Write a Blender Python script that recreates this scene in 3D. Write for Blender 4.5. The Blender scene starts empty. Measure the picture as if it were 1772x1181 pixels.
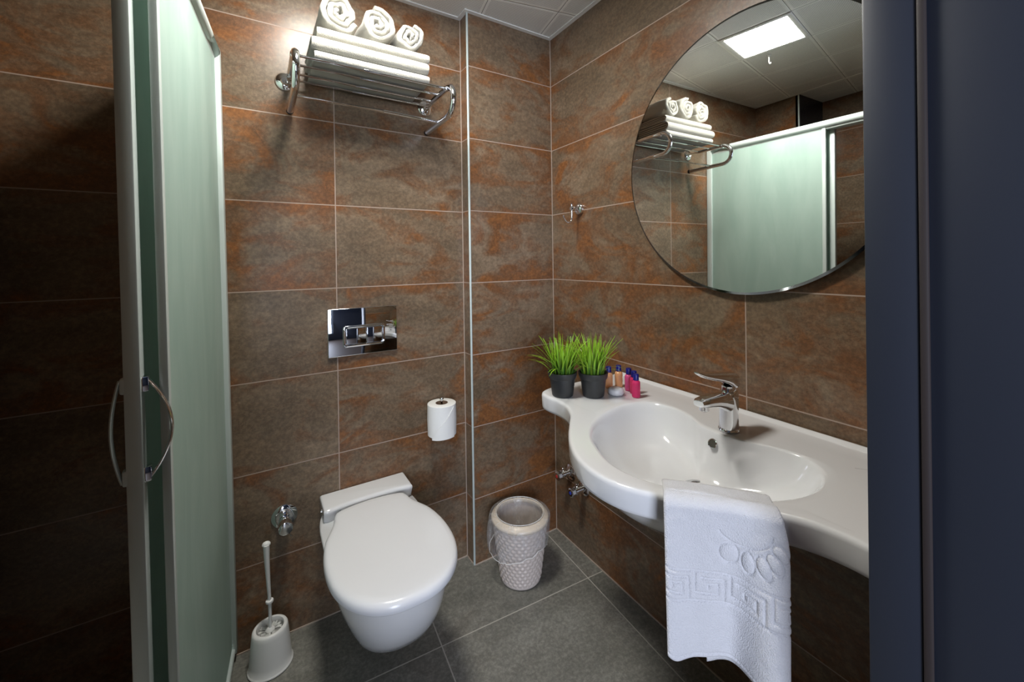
import bpy, bmesh, math, random
from mathutils import Vector, Matrix, noise
R = math.radians
PI = math.pi
random.seed(7)
sc = bpy.context.scene

# ------------------------------------------------------------------ camera, light, exposure
G = 0.023                      # slant of the mirror wall
D = 0.0674                     # recess of the toilet wall behind the pier
PW = 0.4296                    # width of the pier
Z1 = 0.272                     # height of the first tile joint
HC = 2.2935                    # ceiling height
FY = -1.34                     # inner face of the entrance wall

cd = bpy.data.cameras.new('camera'); cam = bpy.data.objects.new('camera', cd)
sc.collection.objects.link(cam); sc.camera = cam
cam.location = (-1.181, -1.5344, 1.2643)
cam.rotation_euler = (1.5685, 0.0142, -0.5565)
cd.sensor_width = 36; cd.lens = 710.4674 / 1772 * 36
cd.shift_y = -(590.5 - 451.94) / 1772
cd.clip_start = 0.02

sc.view_settings.view_transform = 'Standard'
sc.view_settings.look = 'None'
sc.view_settings.gamma = 1
sc.view_settings.use_curve_mapping = False
sc.view_settings.exposure = 0.2
sc.cycles.use_denoising = True
sc.cycles.max_bounces = 10
sc.cycles.transparent_max_bounces = 16
sc.cycles.sample_clamp_indirect = 6.0
sc.cycles.caustics_reflective = False

LAMP_E = 88.0
w = bpy.data.worlds.new('world'); sc.world = w; w.use_nodes = True
w.node_tree.nodes['Background'].inputs[0].default_value = (0.5, 0.62, 0.9, 1)
w.node_tree.nodes['Background'].inputs[1].default_value = 0.15

def area(name, loc, rot, sx, sy, power, col):
    l = bpy.data.lights.new(name, 'AREA'); l.shape = 'RECTANGLE'; l.size = sx; l.size_y = sy
    l.energy = power; l.color = col
    o = bpy.data.objects.new(name, l); o.location = loc; o.rotation_euler = rot
    sc.collection.objects.link(o); return o
area('doorway_fill', (-1.95, -3.84, 1.25), (R(96), 0, R(-16)), 1.15, 1.7, 96, (0.77, 0.84, 1.0))  # bluish doorway light; its unseen window is added and sized to lift the ceiling

# ------------------------------------------------------------------ helpers
C = sc.collection
WORLD = {}
def wpos(o):
    return WORLD.get(o.name, Vector((0, 0, 0))) if o else Vector((0, 0, 0))
def empty(name, loc):
    o = bpy.data.objects.new(name, None); o.empty_display_size = 0.03
    o.location = loc; C.objects.link(o); WORLD[o.name] = Vector(loc); return o
def tag(o, label=None, cat=None, group=None, kind=None):
    if label: o['label'] = label
    if cat: o['category'] = cat
    if group: o['group'] = group
    if kind: o['kind'] = kind
    return o
def thing(name, loc, label, cat, group=None):
    return tag(empty(name, loc), label, cat, group)
def obj(name, bm, mat, parent=None, smooth=True, angle=40, origin=None, label=None):
    """link a bmesh given in world coordinates as one object"""
    me = bpy.data.meshes.new(name)
    bmesh.ops.recalc_face_normals(bm, faces=bm.faces) if smooth != 'keep' else None
    off = wpos(parent) if parent else Vector(origin or (0, 0, 0))
    org = Vector(origin) if origin else off
    bmesh.ops.translate(bm, verts=bm.verts, vec=-org)
    bm.to_mesh(me); bm.free()
    for m in (mat if isinstance(mat, (list, tuple)) else [mat]): me.materials.append(m)
    if smooth:
        me.shade_smooth()
        me.set_sharp_from_angle(angle=R(angle))
    o = bpy.data.objects.new(name, me); C.objects.link(o)
    if parent:
        o.parent = parent; o.location = org - wpos(parent)
    else:
        o.location = org
    WORLD[o.name] = org
    if label: o['label'] = label
    return o
def join(dst, src):
    me = bpy.data.meshes.new('tmp'); src.to_mesh(me); src.free()
    dst.from_mesh(me); bpy.data.meshes.remove(me); return dst
def bx(x0, x1, y0, y1, z0, z1, bevel=0.0, seg=2, mat=None):
    bm = bmesh.new()
    bmesh.ops.create_cube(bm, size=1)
    for v in bm.verts:
        v.co = Vector(((x0 + x1) / 2 + v.co.x * (x1 - x0), (y0 + y1) / 2 + v.co.y * (y1 - y0), (z0 + z1) / 2 + v.co.z * (z1 - z0)))
    if bevel:
        bmesh.ops.bevel(bm, geom=bm.edges[:], offset=bevel, segments=seg, profile=0.5, affect='EDGES')
    if mat is not None: bm.transform(mat)
    return bm
def frame_of(d):
    d = Vector(d).normalized()
    up = Vector((0, 0, 1)) if abs(d.z) < 0.95 else Vector((1, 0, 0))
    a = d.cross(up).normalized(); b = a.cross(d).normalized()
    return a, b
def rings(rs, close=True, cap0=True, cap1=True):
    """skin a list of rings (lists of Vector)"""
    bm = bmesh.new(); vs = [[bm.verts.new(p) for p in r] for r in rs]
    n = len(rs[0])
    for i in range(len(vs) - 1):
        for j in range(n if close else n - 1):
            k = (j + 1) % n
            bm.faces.new((vs[i][j], vs[i][k], vs[i + 1][k], vs[i + 1][j]))
    if cap0: bm.faces.new(vs[0])
    if cap1: bm.faces.new(vs[-1])
    return bm
def tube(pts, r, n=14, caps=True, rfun=None, flat=1.0):
    pts = [Vector(p) for p in pts]; rs = []
    a = None
    for i, p in enumerate(pts):
        d = (pts[min(i + 1, len(pts) - 1)] - pts[max(i - 1, 0)]).normalized()
        if a is None: a, b = frame_of(d)
        else:
            a = (a - d * a.dot(d)).normalized(); b = d.cross(a)
        rr = rfun(i / (len(pts) - 1)) if rfun else r
        rs.append([p + a * math.cos(2 * PI * k / n) * rr + b * math.sin(2 * PI * k / n) * rr * flat for k in range(n)])
    return rings(rs, True, caps, caps)
def arc(c, r, a0, a1, n, u, v):
    c = Vector(c); u = Vector(u); v = Vector(v)
    return [c + u * r * math.cos(a0 + (a1 - a0) * i / n) + v * r * math.sin(a0 + (a1 - a0) * i / n) for i in range(n + 1)]
def lathe(prof, c=(0, 0, 0), axis=(0, 0, 1), n=40, cap0=True, cap1=True, sx=1.0, sy=1.0):
    """prof: list of (r, h) along the axis"""
    c = Vector(c); d = Vector(axis).normalized()
    if abs(d.z) > 0.99: a, b = Vector((1, 0, 0)), Vector((0, 1, 0))
    else: a, b = frame_of(d)
    rs = [[c + d * h + a * math.cos(2 * PI * k / n) * r * sx + b * math.sin(2 * PI * k / n) * r * sy for k in range(n)] for r, h in prof]
    return rings(rs, True, cap0, cap1)
def smooth_closed(pts, n):
    """periodic Catmull-Rom resampled to n points by arc length"""
    P = [Vector(p) for p in pts]; m = len(P); dense = []
    for i in range(m):
        p0, p1, p2, p3 = P[i - 1], P[i], P[(i + 1) % m], P[(i + 2) % m]
        for k in range(20):
            t = k / 20
            dense.append(0.5 * ((2 * p1) + (p2 - p0) * t + (2 * p0 - 5 * p1 + 4 * p2 - p3) * t * t + (3 * p1 - p0 - 3 * p2 + p3) * t ** 3))
    L = [0]
    for i in range(len(dense)): L.append(L[-1] + (dense[(i + 1) % len(dense)] - dense[i]).length)
    out = []; j = 0
    for k in range(n):
        s = L[-1] * k / n
        while L[j + 1] < s: j += 1
        t = (s - L[j]) / max(1e-9, L[j + 1] - L[j])
        out.append(dense[j].lerp(dense[(j + 1) % len(dense)], t))
    return out
def catmull(pts, per=8):
    P = [Vector(p) for p in pts]; P = [2 * P[0] - P[1]] + P + [2 * P[-1] - P[-2]]; out = []
    for i in range(1, len(P) - 2):
        p0, p1, p2, p3 = P[i - 1:i + 3]
        for k in range(per):
            t = k / per
            out.append(0.5 * ((2 * p1) + (p2 - p0) * t + (2 * p0 - 5 * p1 + 4 * p2 - p3) * t * t + (3 * p1 - p0 - 3 * p2 + p3) * t ** 3))
    out.append(P[-2]); return out
def superring(c, a, b, n, e=2.5, ux=(1, 0, 0), uy=(0, 1, 0)):
    c = Vector(c); ux = Vector(ux); uy = Vector(uy); out = []
    for k in range(n):
        t = 2 * PI * k / n; ct, st = math.cos(t), math.sin(t)
        out.append(c + ux * a * math.copysign(abs(ct) ** (2 / e), ct) + uy * b * math.copysign(abs(st) ** (2 / e), st))
    return out
def W(s, e, z):
    """point at distance s along the mirror wall from the corner, e off it"""
    return Vector((-G * s - e, -s + G * e, z))

# ------------------------------------------------------------------ materials
def newmat(name):
    m = bpy.data.materials.new(name); m.use_nodes = True
    nt = m.node_tree; b = nt.nodes['Principled BSDF']; return m, nt, b
class N:
    def __init__(s, nt): s.nt = nt
    def new(s, t, **k):
        n = s.nt.nodes.new(t)
        for a, v in k.items(): setattr(n, a, v)
        return n
    def link(s, a, b): s.nt.links.new(a, b)
    def put(s, sock, v):
        if hasattr(v, 'is_output') or isinstance(v, bpy.types.NodeSocket): s.link(v, sock)
        else: sock.default_value = v
    def m(s, op, a, b=0.0, c=0.0, clamp=False):
        n = s.new('ShaderNodeMath', operation=op); n.use_clamp = clamp
        s.put(n.inputs[0], a); s.put(n.inputs[1], b); s.put(n.inputs[2], c); return n.outputs[0]
    def mix(s, f, a, b, bt='MIX'):
        n = s.new('ShaderNodeMix', data_type='RGBA', blend_type=bt)
        s.put(n.inputs[0], f); s.put(n.inputs[6], a); s.put(n.inputs[7], b); return n.outputs[2]
    def ramp(s, v, a, b):
        n = s.new('ShaderNodeMapRange', interpolation_type='SMOOTHSTEP')
        s.put(n.inputs[0], v); n.inputs[1].default_value = a; n.inputs[2].default_value = b
        n.inputs[3].default_value = 0; n.inputs[4].default_value = 1; return n.outputs[0]
    def noise(s, vec, scale, detail=4, rough=0.5, dist=0.0, typ='FBM'):
        n = s.new('ShaderNodeTexNoise'); n.noise_dimensions = '3D'
        s.put(n.inputs['Vector'], vec); n.inputs['Scale'].default_value = scale
        n.inputs['Detail'].default_value = detail; n.inputs['Roughness'].default_value = rough
        n.inputs['Distortion'].default_value = dist; return n.outputs[0]
def simple(name, col, rough=0.5, metal=0.0, spec=0.5, coat=0.0, bump=None, sheen=0.0):
    m, nt, b = newmat(name)
    b.inputs['Base Color'].default_value = (*col, 1); b.inputs['Roughness'].default_value = rough
    b.inputs['Metallic'].default_value = metal; b.inputs['Specular IOR Level'].default_value = spec
    b.inputs['Coat Weight'].default_value = coat
    if sheen: b.inputs['Sheen Weight'].default_value = sheen
    h = N(nt)
    tc = h.new('ShaderNodeTexCoord')
    if bump:
        sc_, st, ds = bump
        nz = h.noise(tc.outputs['Object'], sc_, 3)
        bn = h.new('ShaderNodeBump'); bn.inputs['Strength'].default_value = st; bn.inputs['Distance'].default_value = ds
        h.link(nz, bn.inputs['Height']); h.link(bn.outputs[0], b.inputs['Normal'])
    else:
        nz = h.noise(tc.outputs['Object'], 30, 2)
        r = h.m('MULTIPLY_ADD', nz, 0.04, rough - 0.02)
        h.link(r, b.inputs['Roughness'])
    return m
def tile_mat(name, tw, th, gw, cols, rust, grout, rough, bumpst=0.12):
    m, nt, b = newmat(name); h = N(nt)
    uv = h.new('ShaderNodeUVMap'); sep = h.new('ShaderNodeSeparateXYZ'); h.link(uv.outputs[0], sep.inputs[0])
    U = h.m('DIVIDE', sep.outputs[0], tw); V = h.m('DIVIDE', sep.outputs[1], th)
    iu = h.m('FLOOR', U); iv = h.m('FLOOR', V)
    fu = h.m('FRACT', U); fv = h.m('FRACT', V)
    du = h.m('MULTIPLY', h.m('MINIMUM', fu, h.m('SUBTRACT', 1.0, fu)), tw)
    dv = h.m('MULTIPLY', h.m('MINIMUM', fv, h.m('SUBTRACT', 1.0, fv)), th)
    d = h.m('MINIMUM', du, dv)
    cid = h.new('ShaderNodeCombineXYZ'); h.link(iu, cid.inputs[0]); h.link(iv, cid.inputs[1])
    wn = h.new('ShaderNodeTexWhiteNoise'); wn.noise_dimensions = '3D'; h.link(cid.outputs[0], wn.inputs['Vector'])
    cz = h.new('ShaderNodeCombineXYZ'); h.link(sep.outputs[0], cz.inputs[0]); h.link(sep.outputs[1], cz.inputs[1])
    h.link(h.m('MULTIPLY', wn.outputs['Value'], 37.0), cz.inputs[2])
    P = cz.outputs[0]
    st = h.new('ShaderNodeMapping'); st.inputs['Scale'].default_value = (0.75, 1.25, 1.0); h.link(P, st.inputs[0]); PS = st.outputs[0]
    big = h.noise(PS, 3.2, 5, 0.55, 0.35)
    mid = h.noise(PS, 9.0, 12, 0.70, 0.7)
    fine = h.noise(P, 85.0, 6, 0.75)
    veins = h.noise(PS, 6.5, 10, 0.60, 1.6)
    c = h.mix(h.ramp(big, 0.34, 0.62), (*cols[0], 1), (*cols[1], 1))
    c = h.mix(h.m('MULTIPLY', h.ramp(mid, 0.40, 0.66), 0.8), c, (*cols[2], 1))
    edge = h.ramp(dv, 0.06, 0.0)
    rv = h.m('ADD', h.m('ADD', h.m('MULTIPLY', big, 0.55), h.m('MULTIPLY', veins, 0.55)), h.m('MULTIPLY', edge, 0.06))
    rv = h.m('ADD', rv, h.m('MULTIPLY', h.m('SUBTRACT', wn.outputs['Value'], 0.5), 0.10))
    # broad brown staining first, then ragged rust inside it
    c = h.mix(h.m('MULTIPLY', h.ramp(rv, 0.525, 0.60), rust[3] * 0.60), c, (*rust[1], 1))
    rm = h.m('MULTIPLY', h.ramp(rv, 0.588, 0.665), rust[3])
    rc = h.mix(h.ramp(mid, 0.36, 0.60), (*rust[0], 1), (*rust[1], 1))
    c = h.mix(rm, c, rc)
    ridge = h.m('ABSOLUTE', h.m('SUBTRACT', mid, 0.5))
    vm = h.m('MULTIPLY', h.m('MULTIPLY', h.ramp(ridge, 0.010, 0.0), h.ramp(veins, 0.44, 0.56)), rust[3] * 0.65)
    c = h.mix(vm, c, (*rust[2], 1))
    sp = h.m('MULTIPLY', h.ramp(fine, 0.36, 0.72), 1.0)
    c = h.mix(0.6, c, h.mix(sp, (0.62, 0.62, 0.62, 1), (1.55, 1.55, 1.55, 1)), 'MULTIPLY')
    grit = h.noise(PS, 38.0, 8, 0.8, 0.4)
    c = h.mix(0.28, c, h.mix(h.ramp(grit, 0.38, 0.60), (0.66, 0.66, 0.66, 1), (1.28, 1.26, 1.22, 1)), 'MULTIPLY')
    spk = h.m('MULTIPLY', h.ramp(h.noise(P, 160, 2, 0.5), 0.68, 0.74), h.ramp(big, 0.42, 0.6))
    c = h.mix(h.m('MULTIPLY', spk, 0.5), c, (cols[0][0] * .3, cols[0][1] * .3, cols[0][2] * .3, 1))
    g = h.ramp(d, gw + 0.0004, gw - 0.0002)
    c = h.mix(g, c, (*grout, 1))
    h.link(c, b.inputs['Base Color'])
    rr = h.m('ADD', h.m('MULTIPLY_ADD', mid, 0.16, rough - 0.08), h.m('MULTIPLY', g, 0.35))
    h.link(rr, b.inputs['Roughness']); b.inputs['Specular IOR Level'].default_value = 0.45
    hh = h.m('ADD', h.m('MULTIPLY', fine, 0.35), h.m('MULTIPLY', mid, 0.6)); hh = h.m('SUBTRACT', hh, h.m('MULTIPLY', g, 0.8))
    bn = h.new('ShaderNodeBump'); bn.inputs['Strength'].default_value = bumpst; bn.inputs['Distance'].default_value = 0.0015
    h.link(hh, bn.inputs['Height']); h.link(bn.outputs[0], b.inputs['Normal'])
    return m
RUST = ((0.225, 0.088, 0.027), (0.155, 0.072, 0.033), (0.07, 0.034, 0.018), 0.9)
M_WALL = tile_mat('rust_tile', 0.9, 0.3, 0.0015, ((0.128, 0.092, 0.060), (0.225, 0.165, 0.112), (0.170, 0.115, 0.072)), RUST, (0.40, 0.31, 0.26), 0.31)
M_FLOOR = tile_mat('grey_floor_tile', 0.6, 0.6, 0.0018, ((0.150, 0.150, 0.130), (0.245, 0.242, 0.215), (0.185, 0.180, 0.158)),
                   ((0.17, 0.15, 0.12), (0.15, 0.14, 0.12), (0.1, 0.1, 0.09), 0.35), (0.45, 0.43, 0.38), 0.42, 0.08)
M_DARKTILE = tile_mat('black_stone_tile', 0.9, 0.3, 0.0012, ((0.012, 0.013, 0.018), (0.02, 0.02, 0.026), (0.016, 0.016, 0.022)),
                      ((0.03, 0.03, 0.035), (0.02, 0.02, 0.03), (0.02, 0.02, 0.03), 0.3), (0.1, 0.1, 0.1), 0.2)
M_GROUT = simple('grout', (0.42, 0.34, 0.28), 0.85)
M_CERAMIC = simple('white_ceramic', (0.74, 0.745, 0.76), 0.12, spec=0.5, coat=0.4)
M_LID = simple('white_lid_plastic', (0.79, 0.80, 0.83), 0.2, spec=0.5)
M_WPLASTIC = simple('white_plastic', (0.78, 0.78, 0.76), 0.35)
M_CHROME = simple('chrome', (0.80, 0.81, 0.83), 0.07, 1.0)
M_PLATE = simple('polished_plate', (0.82, 0.84, 0.88), 0.03, 1.0)
M_ALU = simple('satin_aluminium', (0.60, 0.68, 0.66), 0.40, 0.25)
M_BLACK = simple('black_rubber', (0.012, 0.012, 0.012), 0.5)
M_DARK = simple('dark_hole', (0.05, 0.045, 0.035), 0.4)
M_MIRROR = simple('mirror_glass', (0.86, 0.88, 0.87), 0.0, 1.0)
M_MIRROR.node_tree.links.remove(M_MIRROR.node_tree.nodes['Principled BSDF'].inputs['Roughness'].links[0])
M_MIRROR.node_tree.nodes['Principled BSDF'].inputs['Roughness'].default_value = 0.0
M_NAVY = simple('navy_door_paint', (0.022, 0.027, 0.042), 0.45, bump=(200, 0.05, 0.001))
M_BROWNSEAL = simple('brown_seal', (0.03, 0.022, 0.022), 0.6)
M_POT = simple('black_pot_plastic', (0.022, 0.023, 0.024), 0.42)
M_SOIL = simple('pot_soil', (0.02, 0.016, 0.01), 0.9, bump=(150, 0.6, 0.004))
M_BIN = simple('taupe_woven_plastic', (0.62, 0.54, 0.49), 0.35)
M_BINRIM = simple('cream_bin_rim', (0.72, 0.62, 0.50), 0.35)
M_CAP = simple('blue_cap', (0.008, 0.010, 0.16), 0.3)
M_PAPER = simple('tissue_paper', (0.80, 0.80, 0.78), 0.9, bump=(400, 0.3, 0.001))
M_CARD = simple('cardboard_core', (0.22, 0.14, 0.09), 0.9)
M_SOAP = simple('white_soap', (0.72, 0.73, 0.76), 0.3)
M_TOWEL = simple('cream_terry', (0.50, 0.485, 0.43), 0.95, spec=0.1, bump=(420, 0.9, 0.004), sheen=0.3)
M_HTOWEL = simple('white_terry', (0.70, 0.70, 0.73), 0.95, spec=0.1, bump=(520, 0.8, 0.003), sheen=0.3)
M_HALL = simple('hall_paint', (0.06, 0.07, 0.10), 0.7)
M_HALLFLOOR = simple('hall_floor', (0.08, 0.06, 0.05), 0.5)
M_TRAY = simple('shower_tray_acrylic', (0.6, 0.6, 0.6), 0.2)

def frosted():
    m, nt, b = newmat('frosted_green_glass'); h = N(nt)
    nt.nodes.remove(b); out = nt.nodes['Material Output']
    tc = h.new('ShaderNodeTexCoord')
    mp = h.new('ShaderNodeMapping'); mp.inputs['Scale'].default_value = (1, 1, 0.25); h.link(tc.outputs['Object'], mp.inputs[0])
    nz = h.noise(mp.outputs[0], 9, 5, 0.6, 0.6)
    col = h.mix(h.ramp(nz, 0.3, 0.7), (0.47, 0.64, 0.57, 1), (0.57, 0.73, 0.66, 1))
    df = h.new('ShaderNodeBsdfDiffuse'); tr = h.new('ShaderNodeBsdfTranslucent'); gl = h.new('ShaderNodeBsdfGlossy')
    rf = h.new('ShaderNodeBsdfRefraction'); rf.inputs['Roughness'].default_value = 0.45; rf.inputs['IOR'].default_value = 1.05
    h.link(col, df.inputs[0]); tcol = h.mix(0.65, col, (0.92, 0.97, 0.95, 1)); h.link(tcol, tr.inputs[0]); h.link(tcol, rf.inputs[0]); gl.inputs['Roughness'].default_value = 0.3
    a = h.new('ShaderNodeMixShader'); a.inputs[0].default_value = 0.30; h.link(df.outputs[0], a.inputs[1]); h.link(tr.outputs[0], a.inputs[2])
    a2 = h.new('ShaderNodeMixShader'); a2.inputs[0].default_value = 0.12; h.link(a.outputs[0], a2.inputs[1]); h.link(rf.outputs[0], a2.inputs[2])
    fr = h.new('ShaderNodeFresnel'); fr.inputs[0].default_value = 1.35
    c = h.new('ShaderNodeMixShader'); h.link(h.m('MULTIPLY', fr.outputs[0], 0.3), c.inputs[0]); h.link(a2.outputs[0], c.inputs[1]); h.link(gl.outputs[0], c.inputs[2])
    h.link(c.outputs[0], out.inputs[0]); return m
M_FROST = frosted()
def tinted(name, col, trans=0.9, rough=0.08, alpha=None):
    m, nt, b = newmat(name)
    b.inputs['Base Color'].default_value = (*col, 1); b.inputs['Roughness'].default_value = rough
    b.inputs['Transmission Weight'].default_value = trans; b.inputs['IOR'].default_value = 1.35
    h = N(nt); tc = h.new('ShaderNodeTexCoord'); nz = h.noise(tc.outputs['Object'], 60, 2)
    h.link(h.m('MULTIPLY_ADD', nz, 0.04, rough), b.inputs['Roughness'])
    return m
M_PINK = tinted('pink_gel_bottle', (0.85, 0.05, 0.20), 0.35)
M_PINK2 = tinted('light_pink_gel_bottle', (0.85, 0.13, 0.34), 0.35)
M_PEACH = tinted('peach_gel_bottle', (0.85, 0.45, 0.22), 0.35)
M_PRINT = simple('bottle_print', (0.45, 0.22, 0.16), 0.4)
M_PRINTP = simple('pink_bottle_print', (0.45, 0.02, 0.10), 0.4)
def film():
    m, nt, b = newmat('clear_bag_film'); h = N(nt); out = nt.nodes['Material Output']
    b.inputs['Base Color'].default_value = (0.85, 0.86, 0.88, 1); b.inputs['Roughness'].default_value = 0.22
    b.inputs['Specular IOR Level'].default_value = 0.9
    tp = h.new('ShaderNodeBsdfTransparent'); tp.inputs[0].default_value = (0.95, 0.95, 0.95, 1)
    tc = h.new('ShaderNodeTexCoord'); mp = h.new('ShaderNodeMapping'); mp.inputs['Scale'].default_value = (1, 1, 0.3); h.link(tc.outputs['Object'], mp.inputs[0])
    nz = h.noise(mp.outputs[0], 40, 4, 0.6, 1.0)
    ly = h.new('ShaderNodeLayerWeight'); ly.inputs[0].default_value = 0.35
    f = h.m('ADD', h.m('MULTIPLY', h.ramp(nz, 0.45, 0.75), 0.30), h.m('MULTIPLY_ADD', ly.outputs['Facing'], 0.25, 0.03), clamp=True)
    mx = h.new('ShaderNodeMixShader'); h.link(f, mx.inputs[0]); h.link(tp.outputs[0], mx.inputs[1]); h.link(b.outputs[0], mx.inputs[2])
    h.link(mx.outputs[0], out.inputs[0]); return m
M_FILM = film()
def grassmat():
    m, nt, b = newmat('grass_blades'); h = N(nt)
    uv = h.new('ShaderNodeUVMap'); sep = h.new('ShaderNodeSeparateXYZ'); h.link(uv.outputs[0], sep.inputs[0])
    c = h.mix(h.ramp(sep.outputs[1], 0.1, 0.9), (0.03, 0.11, 0.015, 1), (0.30, 0.56, 0.025, 1))
    c = h.mix(sep.outputs[0], c, (0.30, 0.42, 0.03, 1))
    h.link(c, b.inputs['Base Color']); b.inputs['Roughness'].default_value = 0.35
    return m
M_GRASS = grassmat()
def emis(name, col, st):
    m, nt, b = newmat(name); b.inputs['Base Color'].default_value = (0.8, 0.8, 0.8, 1)
    b.inputs['Emission Color'].default_value = (*col, 1); b.inputs['Emission Strength'].default_value = st; return m
M_LED = emis('led_diffuser', (1.0, 0.97, 0.90), LAMP_E)
def ceil_mat():
    m, nt, b = newmat('perforated_ceiling_tile'); h = N(nt)
    uv = h.new('ShaderNodeUVMap'); sep = h.new('ShaderNodeSeparateXYZ'); h.link(uv.outputs[0], sep.inputs[0])
    def cell(sock, p):
        f = h.m('FRACT', h.m('DIVIDE', sock, p)); return f
    T = 0.3
    fu, fv = cell(sep.outputs[0], T), cell(sep.outputs[1], T)
    d = h.m('MULTIPLY', h.m('MINIMUM', h.m('MINIMUM', fu, h.m('SUBTRACT', 1.0, fu)), h.m('MINIMUM', fv, h.m('SUBTRACT', 1.0, fv))), T)
    pu, pv = cell(sep.outputs[0], 0.0048), cell(sep.outputs[1], 0.0048)
    a, c_ = h.m('SUBTRACT', pu, 0.5), h.m('SUBTRACT', pv, 0.5)
    rr = h.m('SQRT', h.m('ADD', h.m('MULTIPLY', a, a), h.m('MULTIPLY', c_, c_)))
    dot = h.m('MULTIPLY', h.ramp(rr, 0.34, 0.26), h.ramp(d, 0.012, 0.0125))
    g = h.ramp(d, 0.0013, 0.0008)
    col = h.mix(h.m('MULTIPLY', dot, 0.75), (0.86, 0.86, 0.81, 1), (0.16, 0.16, 0.16, 1))
    col = h.mix(g, col, (0.10, 0.10, 0.09, 1))
    h.link(col, b.inputs['Base Color']); b.inputs['Roughness'].default_value = 0.45
    hh = h.m('SUBTRACT', h.ramp(d, 0.0012, 0.005), h.m('MULTIPLY', dot, 0.3))
    bn = h.new('ShaderNodeBump'); bn.inputs['Strength'].default_value = 0.5; bn.inputs['Distance'].default_value = 0.002
    h.link(hh, bn.inputs['Height']); h.link(bn.outputs[0], b.inputs['Normal']); return m
M_CEIL = ceil_mat()
M_CTRIM = simple('ceiling_edge_paint', (0.80, 0.80, 0.76), 0.5)

# ------------------------------------------------------------------ the room shell
def slab(name, p0, p1, thick, z0, z1, u0, mat, us=1.0, kind='structure'):
    """upright slab whose room face runs p0->p1 (room on its left hand side)"""
    p0 = Vector((*p0, 0)); p1 = Vector((*p1, 0)); d = (p1 - p0).normalized(); n = Vector((d.y, -d.x, 0))
    bm = bmesh.new(); uvl = bm.loops.layers.uv.new('UVMap')
    q = [p0, p1, p1 + n * thick, p0 + n * thick]
    lo = [bm.verts.new((p.x, p.y, z0)) for p in q]; hi = [bm.verts.new((p.x, p.y, z1)) for p in q]
    bm.faces.new(lo[::-1]); bm.faces.new(hi)
    for i in range(4):
        j = (i + 1) % 4; bm.faces.new((lo[i], lo[j], hi[j], hi[i]))
    for f in bm.faces:
        for l in f.loops:
            l[uvl].uv = ((l.vert.co - p0).xy.dot(d.xy) * us + u0, l.vert.co.z - Z1)
    o = obj(name, bm, mat, smooth=False)
    if kind: o['kind'] = kind
    return o
LX = -1.81        # left wall of the shower
# toilet wall (recessed); u measured so that a joint falls at x=-0.9357
slab('wall_back', (-PW, D), (-2.12, D), 0.08, -0.02, HC + 0.05, 8.4939, M_WALL)
# pier in the corner: front and side faces
slab('wall_pier', (0.06, 0.0), (-PW, 0.0), 0.15, -0.02, HC + 0.05, 18 - 0.06, M_WALL)
slab('wall_pier_side', (-PW - 0.0005, 0.001), (-PW - 0.0005, D), 0.01, -0.02, HC + 0.05, 27.1, M_WALL)
# mirror wall, slanted by G
slab('wall_right', (-G * 1.62, -1.62), (0, 0), 0.10, -0.02, HC + 0.05, 36.0 - 1.62 * 0.9 / 0.9028, M_WALL, us=0.9 / 0.9028)
# shower side wall with its shallow box and dark return
slab('wall_left', (LX, D), (LX, -0.205), 0.35, -0.02, HC + 0.05, 45.5, M_WALL)
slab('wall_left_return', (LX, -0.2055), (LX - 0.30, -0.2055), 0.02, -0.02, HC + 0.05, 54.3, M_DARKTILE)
slab('wall_left_niche', (LX - 0.30, -0.2), (LX - 0.30, FY), 0.08, -0.02, HC + 0.05, 63.3, M_WALL)
# entrance wall with the doorway
JX0, JX1 = -0.548, -1.30
slab('wall_front', (JX0 + 0.03, FY), (0.0, FY), 0.14, -0.02, HC + 0.05, 72.2, M_WALL)
slab('wall_front_left', (-2.12, FY), (JX1 - 0.03, FY), 0.14, -0.02, HC + 0.05, 81.2, M_WALL)
slab('wall_front_lintel', (JX1 - 0.03, FY), (JX0 + 0.03, FY), 0.14, 2.12, HC + 0.05, 90.2, M_WALL)

# floor
FA = -0.0713; FO = Vector((-0.0831, -0.3052))
def plane(name, x0, x1, y0, y1, z, thick, mat, org, ang, up=True):
    bm = bx(x0, x1, y0, y1, z - thick, z) if up else bx(x0, x1, y0, y1, z, z + thick)
    uvl = bm.loops.layers.uv.new('UVMap'); ca, sa = math.cos(ang), math.sin(ang)
    for f in bm.faces:
        for l in f.loops:
            q = l.vert.co.xy - org
            l[uvl].uv = (q.x * ca + q.y * sa, -q.x * sa + q.y * ca)
    o = obj(name, bm, mat, smooth=False); o['kind'] = 'structure'; return o
plane('floor', -2.2, 0.12, -1.48, 0.2, 0.0, 0.05, M_FLOOR, FO, FA)
CA = -0.2
CO = Vector((-0.101, -0.192))
cl = plane('ceiling', -2.2, 0.12, FY - 0.02, 0.2, HC, 0.05, M_CEIL, CO, CA, up=False)

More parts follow.
